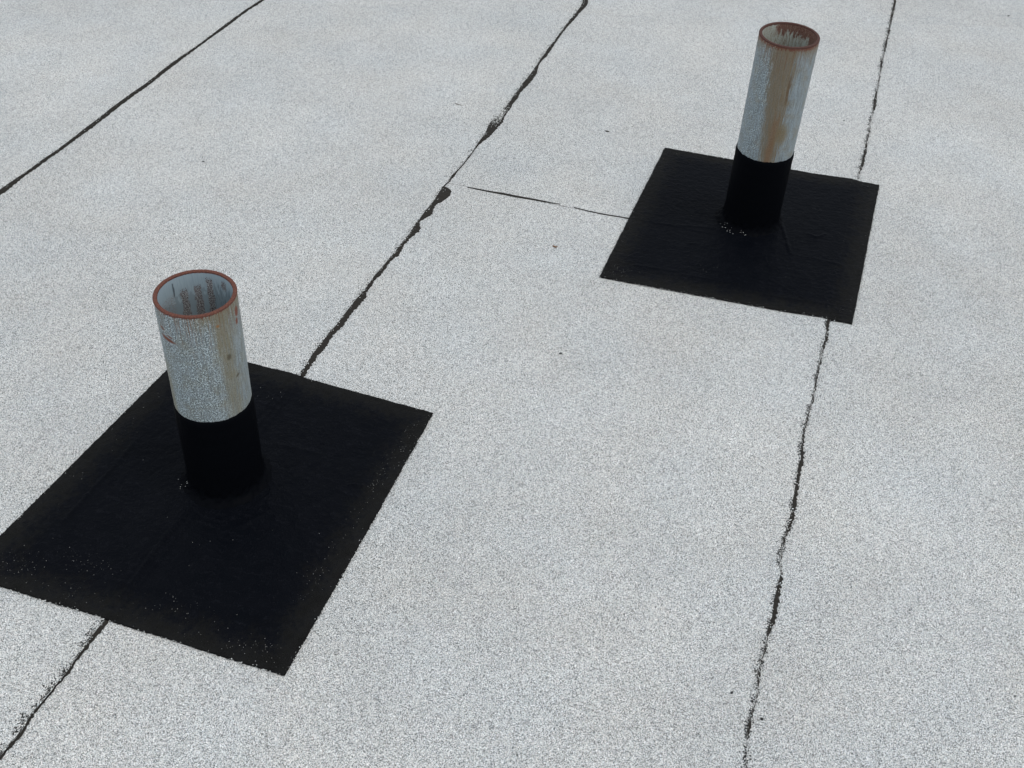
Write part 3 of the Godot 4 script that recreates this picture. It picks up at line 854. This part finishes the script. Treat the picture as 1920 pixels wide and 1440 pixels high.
# ------------------------------------------------------------------ litter
func bit(called: String, label: String, category: String, u: float, v: float, long: float, thick: float, turn: float, color: Color, bend: float, forks := 0) -> void:
	# a bent, tapering scrap lying on the granules
	var st := SurfaceTool.new()
	st.begin(Mesh.PRIMITIVE_TRIANGLES)
	var paths := [[Vector3(-0.5, 0, 0), Vector3(-0.2, bend * 0.3, bend), Vector3(0.15, 0, bend * 0.7), Vector3(0.5, 0, -bend * 0.4)]]
	if forks > 0:
		paths.append([Vector3(0.05, 0.02, bend * 0.7), Vector3(0.2, 0.1, bend + 0.25), Vector3(0.3, 0.04, bend + 0.5)])
	if forks > 1:
		paths.append([Vector3(-0.2, 0.0, bend), Vector3(-0.35, 0.1, bend - 0.3), Vector3(-0.4, 0.02, bend - 0.55)])
	for path in paths:
		var k := 0
		var rows: int = path.size()
		var first := []
		for p in path:
			var f := float(k) / (rows - 1)
			var w := thick / long * (0.35 + 1.3 * sin(PI * clampf(f * 0.8 + 0.15, 0.0, 1.0))) * 0.5
			var ring := []
			for i in 6:
				var a := i * TAU / 6
				ring.append((p + Vector3(0, sin(a) * w * 0.6, cos(a) * w)) * long)
			if k > 0:
				for i in 6:
					var j := (i + 1) % 6
					for q in [first[i], ring[i], first[j], first[j], ring[i], ring[j]]:
						st.add_vertex(q)
			if k == 0 or k == rows - 1:
				for i in range(1, 5):
					for q in ([ring[0], ring[i + 1], ring[i]] if k > 0 else [ring[0], ring[i], ring[i + 1]]):
						st.add_vertex(q)
			first = ring
			k += 1
	st.generate_normals()
	var m := StandardMaterial3D.new()
	m.albedo_color = color
	m.roughness = 0.85
	var o := part(called, st.commit(), m, self)
	o.position = at(u, v, roof_y(u, v) + thick * 0.3)
	o.rotation.y = turn
	tag(o, label, category)


# ------------------------------------------------------------------
func _ready() -> void:
	rng.seed = 20240611
	swell = noise_of(1, 0.012, 2)
	fine = noise_of(2, 1.0, 2)

	# camera
	var pitch := 0.699025
	var roll := 0.033099
	var forward := Vector3(0, -sin(pitch), -cos(pitch))
	var upward := Vector3(0, cos(pitch), -sin(pitch))
	var camera := Camera3D.new()
	camera.name = "camera"
	var right := Vector3.RIGHT * cos(roll) + upward * sin(roll)
	camera.transform = Transform3D(Basis(right, -Vector3.RIGHT * sin(roll) + upward * cos(roll), -forward), Vector3(0, CAMERA_HEIGHT, 0))
	camera.fov = 38.293
	camera.near = 0.05
	camera.far = 400.0
	add_child(camera)
	camera.current = true

	# an even, bright overcast sky
	var sky := ProceduralSkyMaterial.new()
	sky.sky_top_color = Color(0.875, 0.90, 0.92)
	sky.sky_horizon_color = Color(0.825, 0.855, 0.885)
	sky.sky_curve = 0.3
	sky.ground_bottom_color = Color(0.3, 0.3, 0.3)
	sky.ground_horizon_color = Color(0.45, 0.46, 0.47)
	var env := Environment.new()
	env.background_mode = Environment.BG_SKY
	env.sky = Sky.new()
	env.sky.sky_material = sky
	env.background_energy_multiplier = 1.0
	env.tonemap_mode = Environment.TONE_MAPPER_LINEAR
	env.tonemap_exposure = 1.37
	env.sdfgi_enabled = true
	env.ssao_enabled = true
	env.ssil_enabled = true
	var world := WorldEnvironment.new()
	world.name = "environment"
	world.environment = env
	add_child(world)
	var sun := DirectionalLight3D.new()
	sun.name = "sun"
	sun.light_energy = 0.4
	sun.light_angular_distance = 25.0
	sun.light_color = Color(1.0, 0.98, 0.95)
	sun.shadow_enabled = true
	add_child(sun)
	sun.look_at_from_position(Vector3(2.2, 5.0, 1.2), Vector3.ZERO)

	make_materials()
	mat.granule_mesh = granule_shape()
	build_roof()
	var near_foot := Vector3(-0.4509, 0.0, -1.2490)
	var far_foot := Vector3(0.5062, 0.0, -2.0848)
	patch(0, Vector2(near_foot.dot(across), near_foot.dot(along)), "large black square flashing patch round the short pipe, cut by the frame's left side")
	patch(1, Vector2(far_foot.dot(across), far_foot.dot(along)), "black square flashing patch round the tall slim pipe at upper right")
	vent_pipe(0, near_foot, Vector3(0.0217, 1, 0.0118), 0.3672, 0.1751, "short grey galvanised pipe with bright rust red rim on the nearer patch")
	vent_pipe(1, far_foot, Vector3(0.0101, 1, 0.0389), 0.4279, 0.1815, "taller galvanised pipe with broad brown rust streak on the farther patch")

	# litter on the granules
	bit("bark_chip", "short dark bark chip lying left of the farther patch's top corner", "chip", -0.5424, 2.4331, 0.011, 0.003, -0.35, Color(0.17, 0.16, 0.15), 0.06)
	bit("twig", "thin grey brown twig between the left seam and the middle seam", "twig", -0.9317, 2.4315, 0.024, 0.0016, -0.55, Color(0.42, 0.40, 0.37), 0.08)
	bit("dry_leaf_scrap", "tiny forked brown leaf scrap below the cross seam", "leaf scrap", -0.5113, 1.8927, 0.011, 0.0028, -0.3, Color(0.40, 0.29, 0.20), 0.16, 2)
	bit("seed_husk", "tiny black seed husk on the pale roof near the picture's centre", "seed", -0.3966, 1.5509, 0.0055, 0.0024, 0.5, Color(0.10, 0.10, 0.11), 0.1, 1)
	bit("bark_chip_001", "small dark chip at the far upper right corner of the roof", "chip", 0.4051, 3.6085, 0.009, 0.0022, 0.2, Color(0.20, 0.20, 0.20), 0.05)
	bit("seed_husk_001", "tiny dark husk just right of the tall pipe, left of the right seam", "seed", 0.0024, 2.7097, 0.007, 0.0018, 0.7, Color(0.25, 0.25, 0.26), 0.2)
	bit("bark_chip_002", "tiny dark chip on the sheet right of the leftmost seam, above the short pipe", "chip", -1.3768, 1.9460, 0.006, 0.0022, -0.3, Color(0.18, 0.19, 0.19), 0.05)
	bit("tar_crumb", "small black tar crumb right of the right seam near the bottom edge", "crumb", 0.0760, 0.9021, 0.0042, 0.0030, 0.3, Color(0.09, 0.09, 0.10), 0.02)
	bit("tar_crumb_001", "small black tar crumb left of the right seam near the bottom edge", "crumb", 0.0312, 0.9278, 0.0042, 0.0024, 0.9, Color(0.13, 0.13, 0.14), 0.02)
